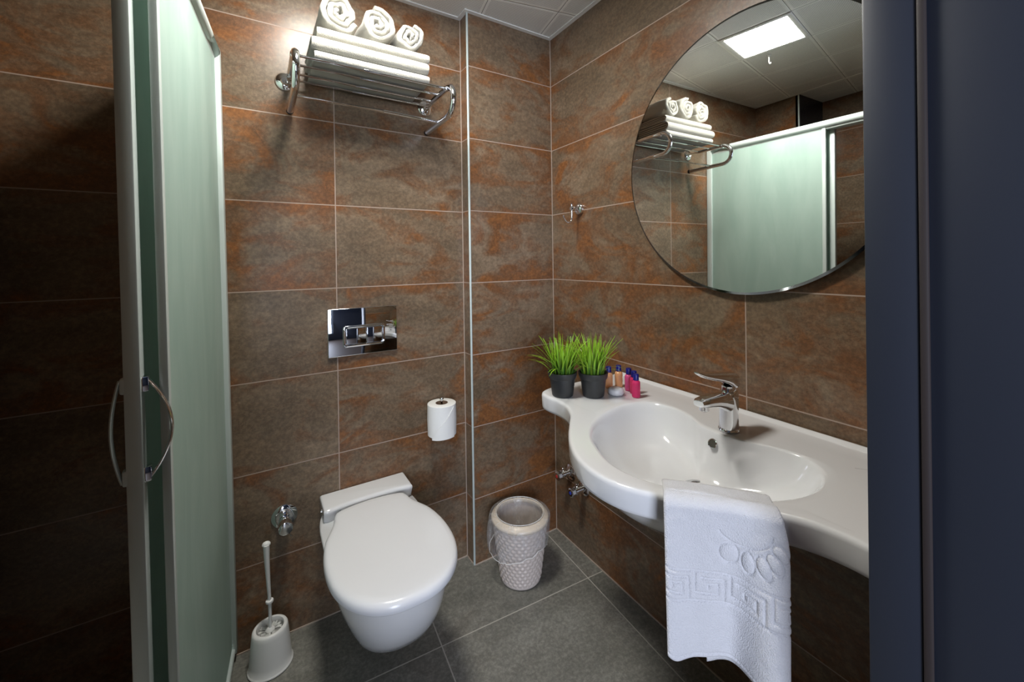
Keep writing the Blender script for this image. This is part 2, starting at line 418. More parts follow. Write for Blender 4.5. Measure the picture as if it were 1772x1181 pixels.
# painted edge angle under the ceiling along the walls
def strip(name, p0, p1, w_, z0, z1, mat, off=0.0, kind='structure'):
    p0 = Vector((*p0, 0)); p1 = Vector((*p1, 0)); d = (p1 - p0).normalized(); n = Vector((-d.y, d.x, 0))
    bm = bmesh.new()
    q = [p0 + n * off, p1 + n * off, p1 + n * (off + w_), p0 + n * (off + w_)]
    lo = [bm.verts.new((p.x, p.y, z0)) for p in q]; hi = [bm.verts.new((p.x, p.y, z1)) for p in q]
    bm.faces.new(lo[::-1]); bm.faces.new(hi)
    for i in range(4):
        j = (i + 1) % 4; bm.faces.new((lo[i], lo[j], hi[j], hi[i]))
    if name is None: return bm
    o = obj(name, bm, mat, smooth=False); o['kind'] = kind; return o
bm = strip(None, (LX, D), (-PW, D), -0.018, HC - 0.004, HC + 0.001, None)
for q_, (a_, b_) in enumerate((((-PW, D - .0175), (-PW, -.018)), ((-PW, 0), (-.018, 0)), ((0, 0), (-G * 1.34, -1.34)), ((LX, FY), (LX, D - .0175)))):
    join(bm, strip(None, a_, b_, -0.018, HC - 0.004, HC + 0.001, None))
o = obj('trim_1', bm, M_CTRIM, smooth=False); o['kind'] = 'structure'
# steel corner profile on the pier
bm = bx(-PW - 0.0045, -PW + 0.0035, -0.0035, 0.0045, 0.001, HC, 0.0022, 3)
o = obj('trim_2', bm, M_ALU); o['kind'] = 'structure'
# grout beads in the inner corners and along the floor
g = 0.0022
bm = bx(-PW - g - .001, -PW, D - g, D, 0, HC)
join(bm, bx(-0.0025, 0, -0.0025, 0, 0, HC))
for a_, b_ in (((-1.8, D), (-PW, D)), ((-PW, D), (-PW, 0.0)), ((-PW, 0), (0, 0)), ((0, 0), (-G * 1.34, -1.34))):
    join(bm, strip(None, a_, b_, -0.0035, 0.0, 0.0035, None))
o = obj('trim_3', bm, M_GROUT, smooth=False); o['kind'] = 'structure'
bm = bx(LX - 0.004, LX + 0.004, -0.2085, -0.2, 0, HC, 0.002)
o = obj('trim_4', bm, M_ALU); o['kind'] = 'structure'

# doorway lining: navy boards with a rebate strip
dr = empty('door_1', (JX0, FY, 0)); dr['kind'] = 'structure'
bm = bx(JX0, JX0 + 0.028, FY - 0.19, FY - 0.045, 0, 2.10, 0.002)
obj('jamb', bm, M_NAVY, dr)
bm = bx(JX0 - 0.004, JX0 + 0.028, FY - 0.045, FY + 0.004, 0, 2.10, 0.003)
obj('jamb_edge', bm, M_NAVY, dr)
bm = bx(JX0 - 0.006, JX0 + 0.0, FY - 0.053, FY - 0.045, 0, 2.10, 0.002)
obj('door_seal', bm, M_BROWNSEAL, dr)
bm = bx(JX1 - 0.028, JX1, FY - 0.19, FY + 0.004, 0, 2.10, 0.002)
obj('jamb', bm, M_NAVY, dr)
bm = bx(JX1 - 0.028, JX0 + 0.028, FY - 0.19, FY + 0.004, 2.10, 2.128, 0.002)
obj('lintel_board', bm, M_NAVY, dr)

# the bedroom beyond the doorway, behind the camera
def rm(name, bm, mat): o = obj(name, bm, mat, smooth=False); o['kind'] = 'structure'; return o
rm('floor_bedroom', bx(-3.2, 1.4, -4.0, -1.48, -0.05, 0), M_HALLFLOOR)
rm('ceiling_bedroom', bx(-3.2, 1.4, -4.0, -1.48, 2.5, 2.55), M_HALL)
rm('wall_bedroom_left', bx(-3.28, -3.2, -4.0, -1.48, 0, 2.5), M_HALL)
rm('wall_bedroom_right', bx(1.4, 1.48, -4.0, -1.48, 0, 2.5), M_HALL)
bm = bx(-3.2, -2.6, -4.08, -4.0, 0, 2.5); join(bm, bx(-1.3, 1.4, -4.08, -4.0, 0, 2.5))
join(bm, bx(-2.6, -1.3, -4.08, -4.0, 0, 0.35)); join(bm, bx(-2.6, -1.3, -4.08, -4.0, 2.25, 2.5))
rm('wall_bedroom_back', bm, M_HALL)
bm = bx(-3.2, JX1 - 0.03, -1.50, -1.48, 0, 2.5); join(bm, bx(JX0 + 0.03, 1.4, -1.50, -1.48, 0, 2.5)); join(bm, bx(JX1 - .03, JX0 + .03, -1.50, -1.48, 2.13, 2.5))
rm('wall_bedroom_door', bm, M_HALL)

# ------------------------------------------------------------------ ceiling lamp
def cpt(i, j, z=HC):
    u = Vector((math.cos(CA), math.sin(CA))); v = Vector((-math.sin(CA), math.cos(CA)))
    p = CO - u * (0.3 * i) - v * (0.3 * j); return Vector((p.x, p.y, z))
lc = cpt(2.5, 1.5)
lamp = thing('ceiling_lamp', lc, 'bright square white LED panel set flush in the perforated ceiling', 'ceiling light')
rz = Matrix.Translation(lc) @ Matrix.Rotation(CA, 4, 'Z')
bm = bmesh.new()
for (a0, a1, b0, b1) in ((-.149, -.13, -.149, .149), (.13, .149, -.149, .149), (-.13, .13, -.149, -.13), (-.13, .13, .13, .149)):
    join(bm, bx(a0, a1, b0, b1, -.006, -.0005, 0.0015))
bm.transform(rz); obj('frame', bm, M_CTRIM, lamp)
bm = bx(-.129, .129, -.129, .129, -.004, -.001); bm.transform(rz); obj('diffuser', bm, M_LED, lamp, smooth=False)

# small white clip hanging from the ceiling
cx_, cy_ = -1.12, -0.40
clip = thing('ceiling_hook', (cx_, cy_, HC), 'small white hook hanging from the ceiling beside the lamp', 'hook')
bm = lathe([(0.011, 0), (0.011, -0.003), (0.004, -0.005), (0.004, -0.012)], (cx_, cy_, HC - 0.0005), n=16); obj('base', bm, M_WPLASTIC, clip)
bm = tube([(cx_, cy_, HC - .012), (cx_, cy_, HC - .03)] + arc((cx_ - .008, cy_, HC - .032), .008, 0, -PI * 1.1, 10, (1, 0, 0), (0, 0, 1)), 0.003, 8)
obj('hook', bm, M_WPLASTIC, clip)

# ------------------------------------------------------------------ shower enclosure
SL = 0.085; SX = -1.285
def sh(y, off=0.0):       # x of the shower front at depth y
    return SX - SL * (D - y) + off
se = thing('shower_enclosure', (sh(-0.5), -0.5, 0), 'shower enclosure of frosted green glass in satin aluminium with a sliding door', 'shower')
sa = math.atan(SL)
def shbox(y0, y1, off0, off1, z0, z1, bevel=0.0, seg=2):
    """box running along the slanted shower front"""
    L = (y0 - y1) / math.cos(sa)
    bm = bx(off0, off1, -L, 0, z0, z1, bevel, seg)
    bm.transform(Matrix.Translation((sh(y0), y0, 0)) @ Matrix.Rotation(-sa, 4, 'Z')); return bm
HT = 1.925
obj('wall_profile', shbox(D - 0.001, D - 0.03, -0.024, 0.016, 0.03, HT + 0.018, 0.002), M_ALU, se)
obj('wall_profile', shbox(FY + 0.035, FY + 0.005, -0.02, 0.014, 0.03, HT + 0.018, 0.002), M_ALU, se)
# round top rail
L = []
for y in (D - 0.03, FY + 0.03): L.append(Vector((sh(y, 0.0), y, HT + 0.004)))
bm = tube([L[0].lerp(L[1], k / 12) for k in range(13)], 0.019, 20)
join(bm, shbox(D - 0.03, FY + 0.03, -0.05, 0.004, HT - 0.022, HT + 0.008, 0.003))
obj('top_rail', bm, M_ALU, se)
bm = shbox(D - 0.012, FY + 0.02, -0.056, 0.012, 0.028, 0.048, 0.006, 3)
obj('bottom_rail', bm, M_ALU, se)
FE = -0.548
fx = obj('fixed_panel', shbox(D - 0.028, FE, -0.003, 0.003, 0.045, HT - 0.012), M_FROST, se)
obj('panel_profile', shbox(FE + 0.010, FE - 0.006, -0.008, 0.006, 0.045, HT - 0.012, 0.002), M_ALU, fx)
DE = -0.574
dr_ = obj('sliding_door', shbox(-0.05, DE + 0.004, -0.042, -0.036, 0.05, HT - 0.02), M_FROST, se)
obj('door_profile', shbox(DE + 0.014, DE - 0.008, -0.050, -0.026, 0.048, HT - 0.02, 0.003), M_ALU, dr_)
obj('door_profile', shbox(-0.05, -0.075, -0.048, -0.030, 0.048, HT - 0.02, 0.002), M_ALU, dr_)
# bow handles on both sides of the door
HZ = 0.974
def handle(side, name, mat):
    bm = bmesh.new(); y0 = DE + 0.006
    nx, ny = math.cos(sa), SL * math.cos(sa)
    base = Vector((sh(y0, -0.039 + side * 0.004), y0, HZ)); nn = Vector((math.cos(sa), math.sin(sa), 0)) * side
    t = Vector((-math.sin(sa), math.cos(sa), 0))
    for dz in (-0.080, 0.080):
        b = bx(-0.008, 0.012, -0.009, 0.009, -0.014, 0.014, 0.004)
        b.transform(Matrix.Translation(base + nn * 0.006 + Vector((0, 0, dz))) @ Matrix.Rotation(sa, 4, 'Z')); join(bm, b)
    pts = []
    for k in range(25):
        a = k / 24; z = 0.089 - 0.178 * a
        pts.append(base + nn * (0.014 + (0.033 if side > 0 else 0.012) * math.sin(PI * a) ** 0.9) - t * (0.004 * math.sin(PI * a)) + Vector((0, 0, z)))
    rs = []
    for i, p in enumerate(pts):
        d = (pts[min(i + 1, 24)] - pts[max(i - 1, 0)]).normalized(); nr = t.cross(d).normalized()
        wv = 0.0075 + 0.002 * math.sin(PI * i / 24); th = 0.0028
        rs.append([p + t * wv * math.cos(q) + nr * th * math.sin(q) for q in [2 * PI * k / 16 for k in range(16)]])
    join(bm, rings(rs)); obj(name, bm, mat, dr_)
handle(1, 'handle', M_CHROME); handle(-1, 'handle', M_ALU)
for ch in [se] + list(se.children_recursive):
    if ch.type == 'MESH':
        zo = WORLD[ch.name].z
        for v in ch.data.vertices: v.co.x += 0.022 * (1 - (v.co.z + zo) / 1.93)
tray = obj('shower_tray', bx(LX - 0.28, sh(-0.6) + 0.0, FY + 0.01, D - 0.01, 0.001, 0.028, 0.008), M_TRAY, origin=(-1.6, -0.6, 0))
bm = None
tag(tray, 'low white shower tray behind the frosted glass', 'shower tray')

# ------------------------------------------------------------------ toilet
TX = -0.856
tw = thing('toilet', (TX, D, 0), 'white wall-hung toilet with its lid closed', 'toilet')
NB = 64
def bowlring(z, front, hw, back=D - 0.001, bw=None, e=2.2):
    """D-shaped ring: flat at the wall, round at the front"""
    bw = bw or hw; out = []
    my = -0.27 if front < -0.33 else (back + front) / 2
    for k in range(NB):
        t = 2 * PI * k / NB; ct, st = math.cos(t), math.sin(t)
        if st < 0:
            x = hw * math.copysign(abs(ct) ** (2 / e), ct); y = my + (my - front) * -abs(st) ** (2 / e)
        else:
            q = st; wdt = hw + (bw - hw) * min(1, q * 1.2)
            x = wdt * math.copysign(abs(ct) ** (2 / 7), ct); y = my + (back - my) * abs(st) ** (2 / 9)
        out.append(Vector((TX + x + .10 * max(0, .393 - z) * min(1, max(0, D - y) / .3), y, z)))
    return out
prof = [(0.117, -0.13, 0.040, 0.045), (0.1195, -0.21, 0.066, 0.065), (0.127, -0.272, 0.085, 0.082), (0.145, -0.338, 0.102, 0.097), (0.18, -0.388, 0.117, 0.112),
        (0.23, -0.432, 0.134, 0.125), (0.28, -0.464, 0.148, 0.136), (0.33, -0.487, 0.158, 0.142), (0.375, -0.500, 0.164, 0.146), (0.387, -0.502, 0.165, 0.147), (0.393, -0.496, 0.160, 0.145)]
bm = rings([bowlring(z, f, h_, bw=b_) for z, f, h_, b_ in prof])
obj('bowl', bm, M_CERAMIC, tw, angle=70)
bm = bmesh.new(); rs = []
for (z, x_, yf) in ((.29, .148, -.030), (.385, .1485, -.036), (.402, .149, -.040), (.418, .150, -.046), (.427, .1505, -.050), (.433, .150, -.048), (.437, .1475, -.043), (.4385, .143, -.036)):
    ring = []
    for k in range(25):
        u = -1 + 2 * k / 24; yy = yf + (.016 * (1 - abs(u) ** 2.5) if z > .385 else .0)
        ring.append(Vector((TX + .004 + u * x_, yy + (.008 if abs(u) > .99 else 0), z)))
    ins_ = (.437 - z) < .002 and .003 or 0
    ring.append(Vector((TX + .004 + x_, D - .001 - ins_, z))); ring.append(Vector((TX + .004 - x_, D - .001 - ins_, z)))
    rs.append(ring)
obj('rear_block', rings(rs), M_CERAMIC, tw, angle=50)
LP = [(0, -.540), (.055, -.534), (.105, -.508), (.145, -.462), (.170, -.400), (.179, -.33), (.176, -.26), (.163, -.195), (.141, -.145), (.127, -.11), (.121, -.082), (.108, -.056), (.055, -.042),
      (0, -.038)]
LP = LP + [(-x, y) for x, y in LP[-2:0:-1]]
def lidring(z, sc_, dy=0.0):
    base = smooth_closed([(x, y, 0) for x, y in LP], 96)
    c = Vector((0, -0.31, 0)); return [Vector((TX, dy, z)) + c + (p - c) * sc_ for p in base]
bm = rings([lidring(.3935, .90), lidring(.3945, .915), lidring(.4035, .92), lidring(.405, .91)])
obj('seat', bm, M_LID, tw)
bm = rings([lidring(.4055, .955), lidring(.4058, .985), lidring(.409, .998), lidring(.417, 1.002), lidring(.426, .994), lidring(.4315, .975), lidring(.435, .94), lidring(.4365, .88), lidring(.438, .7), lidring(.439, .4), lidring(.4393, .15)])
obj('lid', bm, M_LID, tw, angle=80)
for sx in (-1, 1):
    bm = tube([(TX + sx * .09, -.045, .412), (TX + sx * .055, -.045, .412)], .007, 12); obj('hinge', bm, M_LID, tw)
for sx in (-1,):
    bm = lathe([(0.006, 0), (0.006, 0.003), (0.003, 0.005)], (TX + .004 + sx * 0.149, 0.03, 0.40), (sx, 0, 0), 14); obj('fixing_cap', bm, M_CHROME, tw)

# ------------------------------------------------------------------ flush plate
fp = thing('flush_plate', (-0.845, D, 1.01), 'polished chrome dual flush plate on the tiled wall above the toilet', 'flush plate')
bm = bx(-0.969, -0.721, D - 0.010, D - 0.0005, 0.922, 1.096, 0.0025, 3); obj('plate', bm, M_PLATE, fp)
def rrect(x0, x1, z0, z1, r, n=6):
    pts = []
    for cx, cz, a in ((x1 - r, z1 - r, 0), (x0 + r, z1 - r, PI / 2), (x0 + r, z0 + r, PI), (x1 - r, z0 + r, 1.5 * PI)):
        for k in range(n + 1): pts.append((cx + r * math.cos(a + PI / 2 * k / n), cz + r * math.sin(a + PI / 2 * k / n)))
    return pts
bo = [(-0.914, 0.958), (-0.772, 1.027)]
P_ = rrect(bo[0][0], bo[1][0], bo[0][1], bo[1][1], 0.010)
bm = bmesh.new(); rs = []
n_ = len(P_); cx_, cz_ = -0.843, 0.9925
for q in range(9):
    a = 2 * PI * q / 8
    off = 0.0045 * math.cos(a); dy = 0.0045 * math.sin(a)
    rs.append([Vector((cx_ + (x - cx_) * (1 + off / 0.071), D - 0.012 - dy, cz_ + (z - cz_) * (1 + off / 0.0345))) for x, z in P_])
bm = rings(rs, True, False, False); obj('button_frame', bm, M_CHROME, fp)
for x0, x1 in ((-0.908, -0.8365), (-0.8345, -0.778)):
    bm = bx(x0, x1, D - 0.0135, D - 0.0095, 0.9635, 1.0215, 0.002, 3); obj('button', bm, M_PLATE, fp)

# ------------------------------------------------------------------ toilet roll on its holder
rx, ry = -0.563, 0.004
hd = thing('toilet_roll_holder', (rx, D, 0.57), 'chrome upright toilet roll holder fixed to the tiled wall', 'toilet roll holder')
bm = lathe([(0.016, 0), (0.016, 0.004), (0.012, 0.007)], (rx + 0.0, D - 0.0005, 0.5605), (0, -1, 0), 24); obj('wall_flange', bm, M_CHROME, hd)
pts = [(rx, D - .004, .5605), (rx, 0.03, .5605), (rx, ry + .010, .562)] + [(rx, ry, .572), (rx, ry, .60), (rx, ry, .66), (rx, ry, .7135)]
obj('arm', tube(catmull(pts, 5), 0.0045, 12), M_CHROME, hd)
bm = lathe([(0.002, 0), (0.0075, .002), (0.0085, .007), (0.0075, .012), (.003, .014)], (rx, ry, .708), n=16); obj('peg_cap', bm, M_CHROME, hd)
roll = thing('toilet_roll', (rx, ry, 0.5765), 'white toilet paper roll standing on the chrome wall holder', 'toilet roll')
bm = rings([superring((rx, ry, z), r, r, 48, 2) for z, r in ((.5775, .0245), (.5775, .054), (.579, .056), (.640, .0575), (.699, .056), (.7005, .054), (.7005, .0245))] + [superring((rx, ry, .5775), .0245, .0245, 48, 2)], True, False, False)
obj('paper', bm, M_PAPER, roll, angle=50)
bm = rings([superring((rx, ry, z), r, r, 32, 2) for z, r in ((.577, .0243), (.577, .0228), (.701, .0228), (.701, .0243))], True, False, False); obj('core', bm, M_CARD, roll)
# loose last sheet folded to a point
rs = []
for k in range(25):
    u = k / 24; a = R(-152 + 92 * u); r = 0.0588 + .0006 * math.sin(u * 5)
    zt = .5835 + .112 * u; zb = .5765 - .004 * (1 - u) ** 2
    rs.append([Vector((rx + q * math.cos(a), ry + q * math.sin(a), z)) for q, z in ((r + .0010, zb), (r + .0012, zt), (r - .0008, zt), (r - .0008, zb))])
sheet = obj('loose_sheet', rings(rs), M_PAPER, roll)

# ------------------------------------------------------------------ stop valve left of the toilet
vx, vz = -1.112, 0.404
vv = thing('stop_valve', (vx, D, vz), 'chrome stop valve with round flange on the wall left of the toilet', 'valve')
obj('flange', lathe([(.0395, 0), (.0395, .003), (.037, .0055), (.024, .007), (.023, .010), (.016, .011)], (vx, D - .0005, vz), (0, -1, 0), 36), M_CHROME, vv)
obj('body', lathe([(.017, .008), (.017, .020), (.0155, .021), (.0155, .024), (.0175, .026)], (vx, D, vz), (0, -1, 0), 30), M_CHROME, vv)
bm = lathe([(.0175, .026), (.019, .030), (.022, .068), (.0215, .071), (.019, .0725)], (vx, D, vz), (0, -1, -.10), 36)
obj('knob', bm, M_CHROME, vv)
obj('knob_lug', tube([(vx + .010, D - .060, vz - .027), (vx + .016, D - .062, vz - .039)], .0035, 10), M_CHROME, vv)

# ------------------------------------------------------------------ toilet brush in its holder
bxc, byc = -1.160, -0.028
bh = thing('toilet_brush_holder', (bxc, byc, 0), 'white oval plastic toilet brush holder on the floor beside the shower', 'brush holder')
bm = lathe([(.060, 0.0), (.063, .0015), (.0635, .005), (.0615, .007), (.060, .009), (.058, .03), (.0545, .07), (.051, .105), (.0495, .116), (.0470, .1205), (.042, .1225), (.0385, .1215), (.0370, .115), (.042, .07), (.044, .012)],
           (bxc, byc, .0005), n=56, sy=0.93)
obj('cup', bm, M_WPLASTIC, bh, angle=60)
tb = thing('toilet_brush', (bxc, byc, .014), 'white toilet brush standing in the oval holder, handle upright', 'brush')
bm = bmesh.new()
for k in range(230):
    a = random.uniform(0, 2 * PI); r1 = random.uniform(.026, .035); z1 = random.uniform(.104, .114) if k % 2 else random.uniform(.03, .11)
    zc = z1 - random.uniform(0, .008)
    join(bm, tube([(bxc + .004 * math.cos(a), byc + .004 * math.sin(a), zc), (bxc + r1 * math.cos(a), byc + r1 * .9 * math.sin(a), z1)], .0011, 4))
obj('bristles', bm, M_WPLASTIC, tb)
hp = [(bxc, byc, .016), (bxc, byc, .118), (bxc, byc, .19), (bxc - .003, byc, .26), (bxc - .006, byc, .33), (bxc - .007, byc, .382)]
bm = tube(catmull(hp, 8), .006, 16, rfun=lambda t: .0060 + .0015 * t + (0.005 * max(0, t - .5) * 2 if t > .5 else 0), flat=0.75)
join(bm, lathe([(.003, -.004), (.0125, 0), (.013, .004), (.009, .010), (.006, .013)], (bxc, byc, .108), n=24))
join(bm, lathe([(.006, -.004), (.0105, -.002), (.0115, .002), (.0105, .005), (.006, .007)], (bxc - .0005, byc, .20), n=24))
join(bm, lathe([(.0118, 0), (.012, .004), (.0098, .008), (.004, .0112)], (bxc - .007, byc, .380), n=20, sy=.8))
hnd = obj('handle', bm, M_WPLASTIC, tb)
bm = lathe([(.001, 0), (.0048, .0), (.0048, .0012), (.001, .0014)], (bxc - .007, byc - .0075, .370), (0, -1, 0), 16); obj('hang_hole', bm, M_ALU, hnd)

# ------------------------------------------------------------------ waste bin with liner
bc = Vector((-0.300, -0.150, 0)); BH = 0.246
wb = thing('waste_bin', bc, 'taupe woven-pattern plastic waste bin in the corner by the pier', 'waste bin')
rs = []
NA, NZ = 192, 96
for i in range(NZ + 1):
    t = i / NZ; z = .004 + (BH - .012) * t; r = .078 + .030 * t
    ring = []
    for k in range(NA):
        a = 2 * PI * k / NA
        row = z / .0140; ri = math.floor(row); fr = row - ri
        col = (a / (2 * PI) * 26 + .5 * (ri % 2)); fc = col - math.floor(col)
        # overlapping scale / basket pattern
        h = max(0, 1 - ((fc - .5) * 2.0) ** 2) * (0.35 + .65 * math.sin(PI * fr))
        rr = r + .0048 * h
        if t < .03 or t > .965: rr = r + .0016
        ring.append(bc + Vector((rr * math.cos(a), rr * math.sin(a), z)))
    rs.append(ring)
rs = [[bc + Vector((.074 * math.cos(2 * PI * k / NA), .074 * math.sin(2 * PI * k / NA), .001)) for k in range(NA)]] + rs
ins = [(.100, BH - .008), (.097, BH - .04), (.074, .012)]
for r, z in ins: rs.append([bc + Vector((r * math.cos(2 * PI * k / NA), r * math.sin(2 * PI * k / NA), z)) for k in range(NA)])
obj('body', rings(rs), M_BIN, wb, angle=80)
bm = lathe([(.109, BH - .014), (.1135, BH - .012), (.1145, BH - .003), (.112, BH + .002), (.098, BH + .010), (.095, BH + .0115), (.092, BH + .010), (.092, BH - .004), (.098, BH - .010)], bc, n=72, cap0=False, cap1=False)
obj('rim', bm, M_BINRIM, wb, angle=60)
lin = thing('bin_liner', bc + Vector((0, 0, BH)), 'clear plastic bag lining the waste bin and folded over its rim', 'bin liner')
rs = []
NA = 160
def wr(a, s_, q): return noise.noise(Vector((math.cos(a) * s_, math.sin(a) * s_, q)))
for i in range(15):
    t = i / 14; ring = []
    for k in range(NA):
        a = 2 * PI * k / NA
        low = .118 + .018 * math.sin(a * 2 + 1.0) + .010 * wr(a, 4, 3) - .030 * max(0, math.cos(a - R(190))) ** 2 * 0
        z = BH + .004 - t * low
        flare = .020 * max(0, math.cos(a - R(165))) ** 6 * math.sin(min(1, t * 1.4) * PI / 2)
        r = .1165 + .002 * (1 - t) + .0035 * wr(a, 9, t * 2) * t + flare - .0125 * t * t + .003
        if t == 1.0: r -= .002
        ring.append(bc + Vector((r * math.cos(a), r * math.sin(a), z)))
    rs.append(ring)
rs = rs[::-1]
for r, z in ((.1155, BH + .006), (.106, BH + .0105), (.0955, BH + .0155), (.0885, BH + .012), (.087, BH - .01), (.084, BH - .06), (.078, BH - .12), (.070, BH - .18), (.05, .03)):
    rs.append([bc + Vector(((r + .0022 * wr(2 * PI * k / NA, 10, z * 20)) * math.cos(2 * PI * k / NA), (r + .0022 * wr(2 * PI * k / NA, 10, z * 20)) * math.sin(2 * PI * k / NA), z)) for k in range(NA)])
obj('film', rings(rs, True, False, False), M_FILM, lin, angle=180)
bm = bmesh.new()
for z_, r_, th in ((BH + .0158, .0955, .0011),):
    join(bm, tube([bc + Vector((r_ * math.cos(2 * PI * k / 64), r_ * math.sin(2 * PI * k / 64), z_)) for k in range(65)], th, 6))
pts = []
for k in range(97):
    a = 2 * PI * k / 96; low = .118 + .018 * math.sin(a * 2 + 1.0) + .010 * wr(a, 4, 3); flare = .020 * max(0, math.cos(a - R(165))) ** 6
    rr = .1195 + .0035 * wr(a, 9, 2) + flare * .85 - .0125
    pts.append(bc + Vector((rr * math.cos(a), rr * math.sin(a), BH + .004 - low)))
join(bm, tube(pts, .0011, 6))
obj('band', bm, M_WPLASTIC, lin)

# ------------------------------------------------------------------ wash basin
BZ = 0.830
wbn = thing('wash_basin', W(0.93, 0.0, BZ), 'wide white ceramic wash basin with curved front under the round mirror', 'wash basin')
OUT = [(0.423, 0.004), (0.421, .10), (.421, .22), (.422, .31), (.430, .355), (.452, .385), (.49, .392), (.54, .388), (.59, .394), (.64, .418), (.69, .460), (.74, .503), (.79, .539), (.85, .569), (.91, .582), (.97, .577),
       (1.02, .556), (1.08, .512), (1.14, .458), (1.19, .417), (1.235, .393), (1.275, .385), (1.31, .384), (1.332, .378), (1.336, .30), (1.336, .15), (1.336, .004)]
def dense_open(pts, n):
    P = []
    Q = catmull([(a, b, 0) for a, b in pts], 12)
    L = [0]
    for i in range(len(Q) - 1): L.append(L[-1] + (Q[i + 1] - Q[i]).length)
    j = 0
    for k in range(n):
        s = L[-1] * k / (n - 1)
        while j < len(L) - 2 and L[j + 1] < s: j += 1
        t = (s - L[j]) / max(1e-9, L[j + 1] - L[j]); P.append(Q[j].lerp(Q[j + 1], min(1, t)))
    return P
NO, NW = 220, 110
O_ = dense_open(OUT, NO)
O_ += [Vector((1.336 - (1.336 - .423) * (k + 1) / (NW + 1), .004, 0)) for k in range(NW)]
NN = len(O_)
BC = Vector((.935, .325, 0))
BOWL = [(.676, .29), (.672, .215), (.70, .16), (.76, .142), (.83, .155), (.89, .188), (.945, .198), (1.0, .19), (1.07, .162), (1.13, .160), (1.175, .195), (1.195, .265), (1.185, .34), (1.15, .41), (1.085, .47), (1.00, .520), (.92, .531),
        (.84, .505), (.77, .462), (.71, .385)]
Bd = smooth_closed([(a, b, 0) for a, b in BOWL], 400)
Bang = sorted([(math.atan2(p.y - BC.y, p.x - BC.x), (p - BC).length) for p in Bd])
def brad(a):
    for i in range(len(Bang)):
        if Bang[i][0] > a:
            a0, r0 = Bang[i - 1] if i else (Bang[-1][0] - 2 * PI, Bang[-1][1]); a1, r1 = Bang[i]
            return r0 + (r1 - r0) * (a - a0) / max(1e-9, a1 - a0)
    a0, r0 = Bang[-1]; a1, r1 = Bang[0][0] + 2 * PI, Bang[0][1]
    return r0 + (r1 - r0) * (a - a0) / (a1 - a0)
Nrm = []
for i in range(NN):
    t = (O_[(i + 1) % NN] - O_[i - 1]).normalized(); nr = Vector((-t.y, t.x, 0))
    if nr.dot(BC - O_[i]) < 0: nr = -nr
    Nrm.append(nr)
# soften inward normals round the corners
for _ in range(14): Nrm = [(Nrm[i - 1] + Nrm[i] * 2 + Nrm[(i + 1) % NN]).normalized() for i in range(NN)]
Ang = [math.atan2(p.y - BC.y, p.x - BC.x) for p in O_]
Br = [brad(a) for a in Ang]
def ins_ring(d, z, ridge=0.0, dz=None):
    out = []
    for i in range(NN):
        p = O_[i] + Nrm[i] * d
        if O_[i].y < .01: p.y = .004 + d
        zz = z + (ridge if O_[i].y < .02 else ridge * max(0, 1 - (O_[i].y - .02) / .02))
        out.append(W(p.x, p.y, zz))
    return out
DR = Vector((.936, .268, 0))
def bowl_ring(k, z, drift=0.0):
    c = BC.lerp(DR, drift); out = []
    for i in range(NN):
        p = c + Vector((math.cos(Ang[i]), math.sin(Ang[i]), 0)) * Br[i] * k
        out.append(W(p.x, p.y, z))
    return out
def mixring(A, B, t, dz=0): return [a.lerp(b, t) + Vector((0, 0, dz)) for a, b in zip(A, B)]
deck = ins_ring(.024, BZ); lip = bowl_ring(1.0, BZ - .001)
und0 = ins_ring(.022, BZ - .053); 
undb = bowl_ring(1.02, BZ - .074)
R_ = [bowl_ring(.25, BZ - .168, .8), bowl_ring(.5, BZ - .160, .5), bowl_ring(.75, BZ - .135, .2), bowl_ring(.92, BZ - .098), undb, mixring(und0, undb, .5, .002), und0,
      ins_ring(.010, BZ - .053), ins_ring(.003, BZ - .049), ins_ring(.0014, BZ - .042), ins_ring(.0008, BZ - .026, .004), ins_ring(0, BZ - .010, .008), ins_ring(.0006, BZ - .006, .008), ins_ring(.0024, BZ - .0022, .008), ins_ring(.0055, BZ - .0005, .008),
      ins_ring(.009, BZ, .008), ins_ring(.014, BZ, .0075), ins_ring(.019, BZ, .001), deck,
      mixring(deck, lip, .35), mixring(deck, lip, .7, .0), mixring(deck, lip, .9), lip]
for k, z in ((.985, .0025), (.97, .006), (.95, .014), (.925, .027), (.89, .044), (.83, .064), (.75, .083), (.64, .098), (.5, .107), (.35, .113), (.2, .1165), (.085, .118)):
    R_.append(bowl_ring(k, BZ - z, min(1, (1 - k) * 1.1)))
bm = rings(R_)
obj('basin', bm, M_CERAMIC, wbn, angle=75)
dc = W(DR.x, DR.y, BZ - .1175)
obj('drain', lathe([(.031, -.002), (.032, .001), (.029, .003), (.023, .0015), (.021, -.001), (.016, .0), (.0155, .003), (.010, .0045), (.002, .005)], dc, n=40), M_CHROME, wbn, angle=50)
bm = lathe([(.0115, -.001), (.0115, .0012), (.0095, .0016), (.009, -.001)], W(.935, .206, BZ - .028), (-.88, 0.02, .45), 28)
ov = obj('overflow_ring', bm, M_CHROME, wbn)
bm = lathe([(.009, -.0005), (.009, .0006)], W(.935, .206, BZ - .028), (-.88, 0.02, .45), 24); obj('overflow_hole', bm, M_DARK, ov)

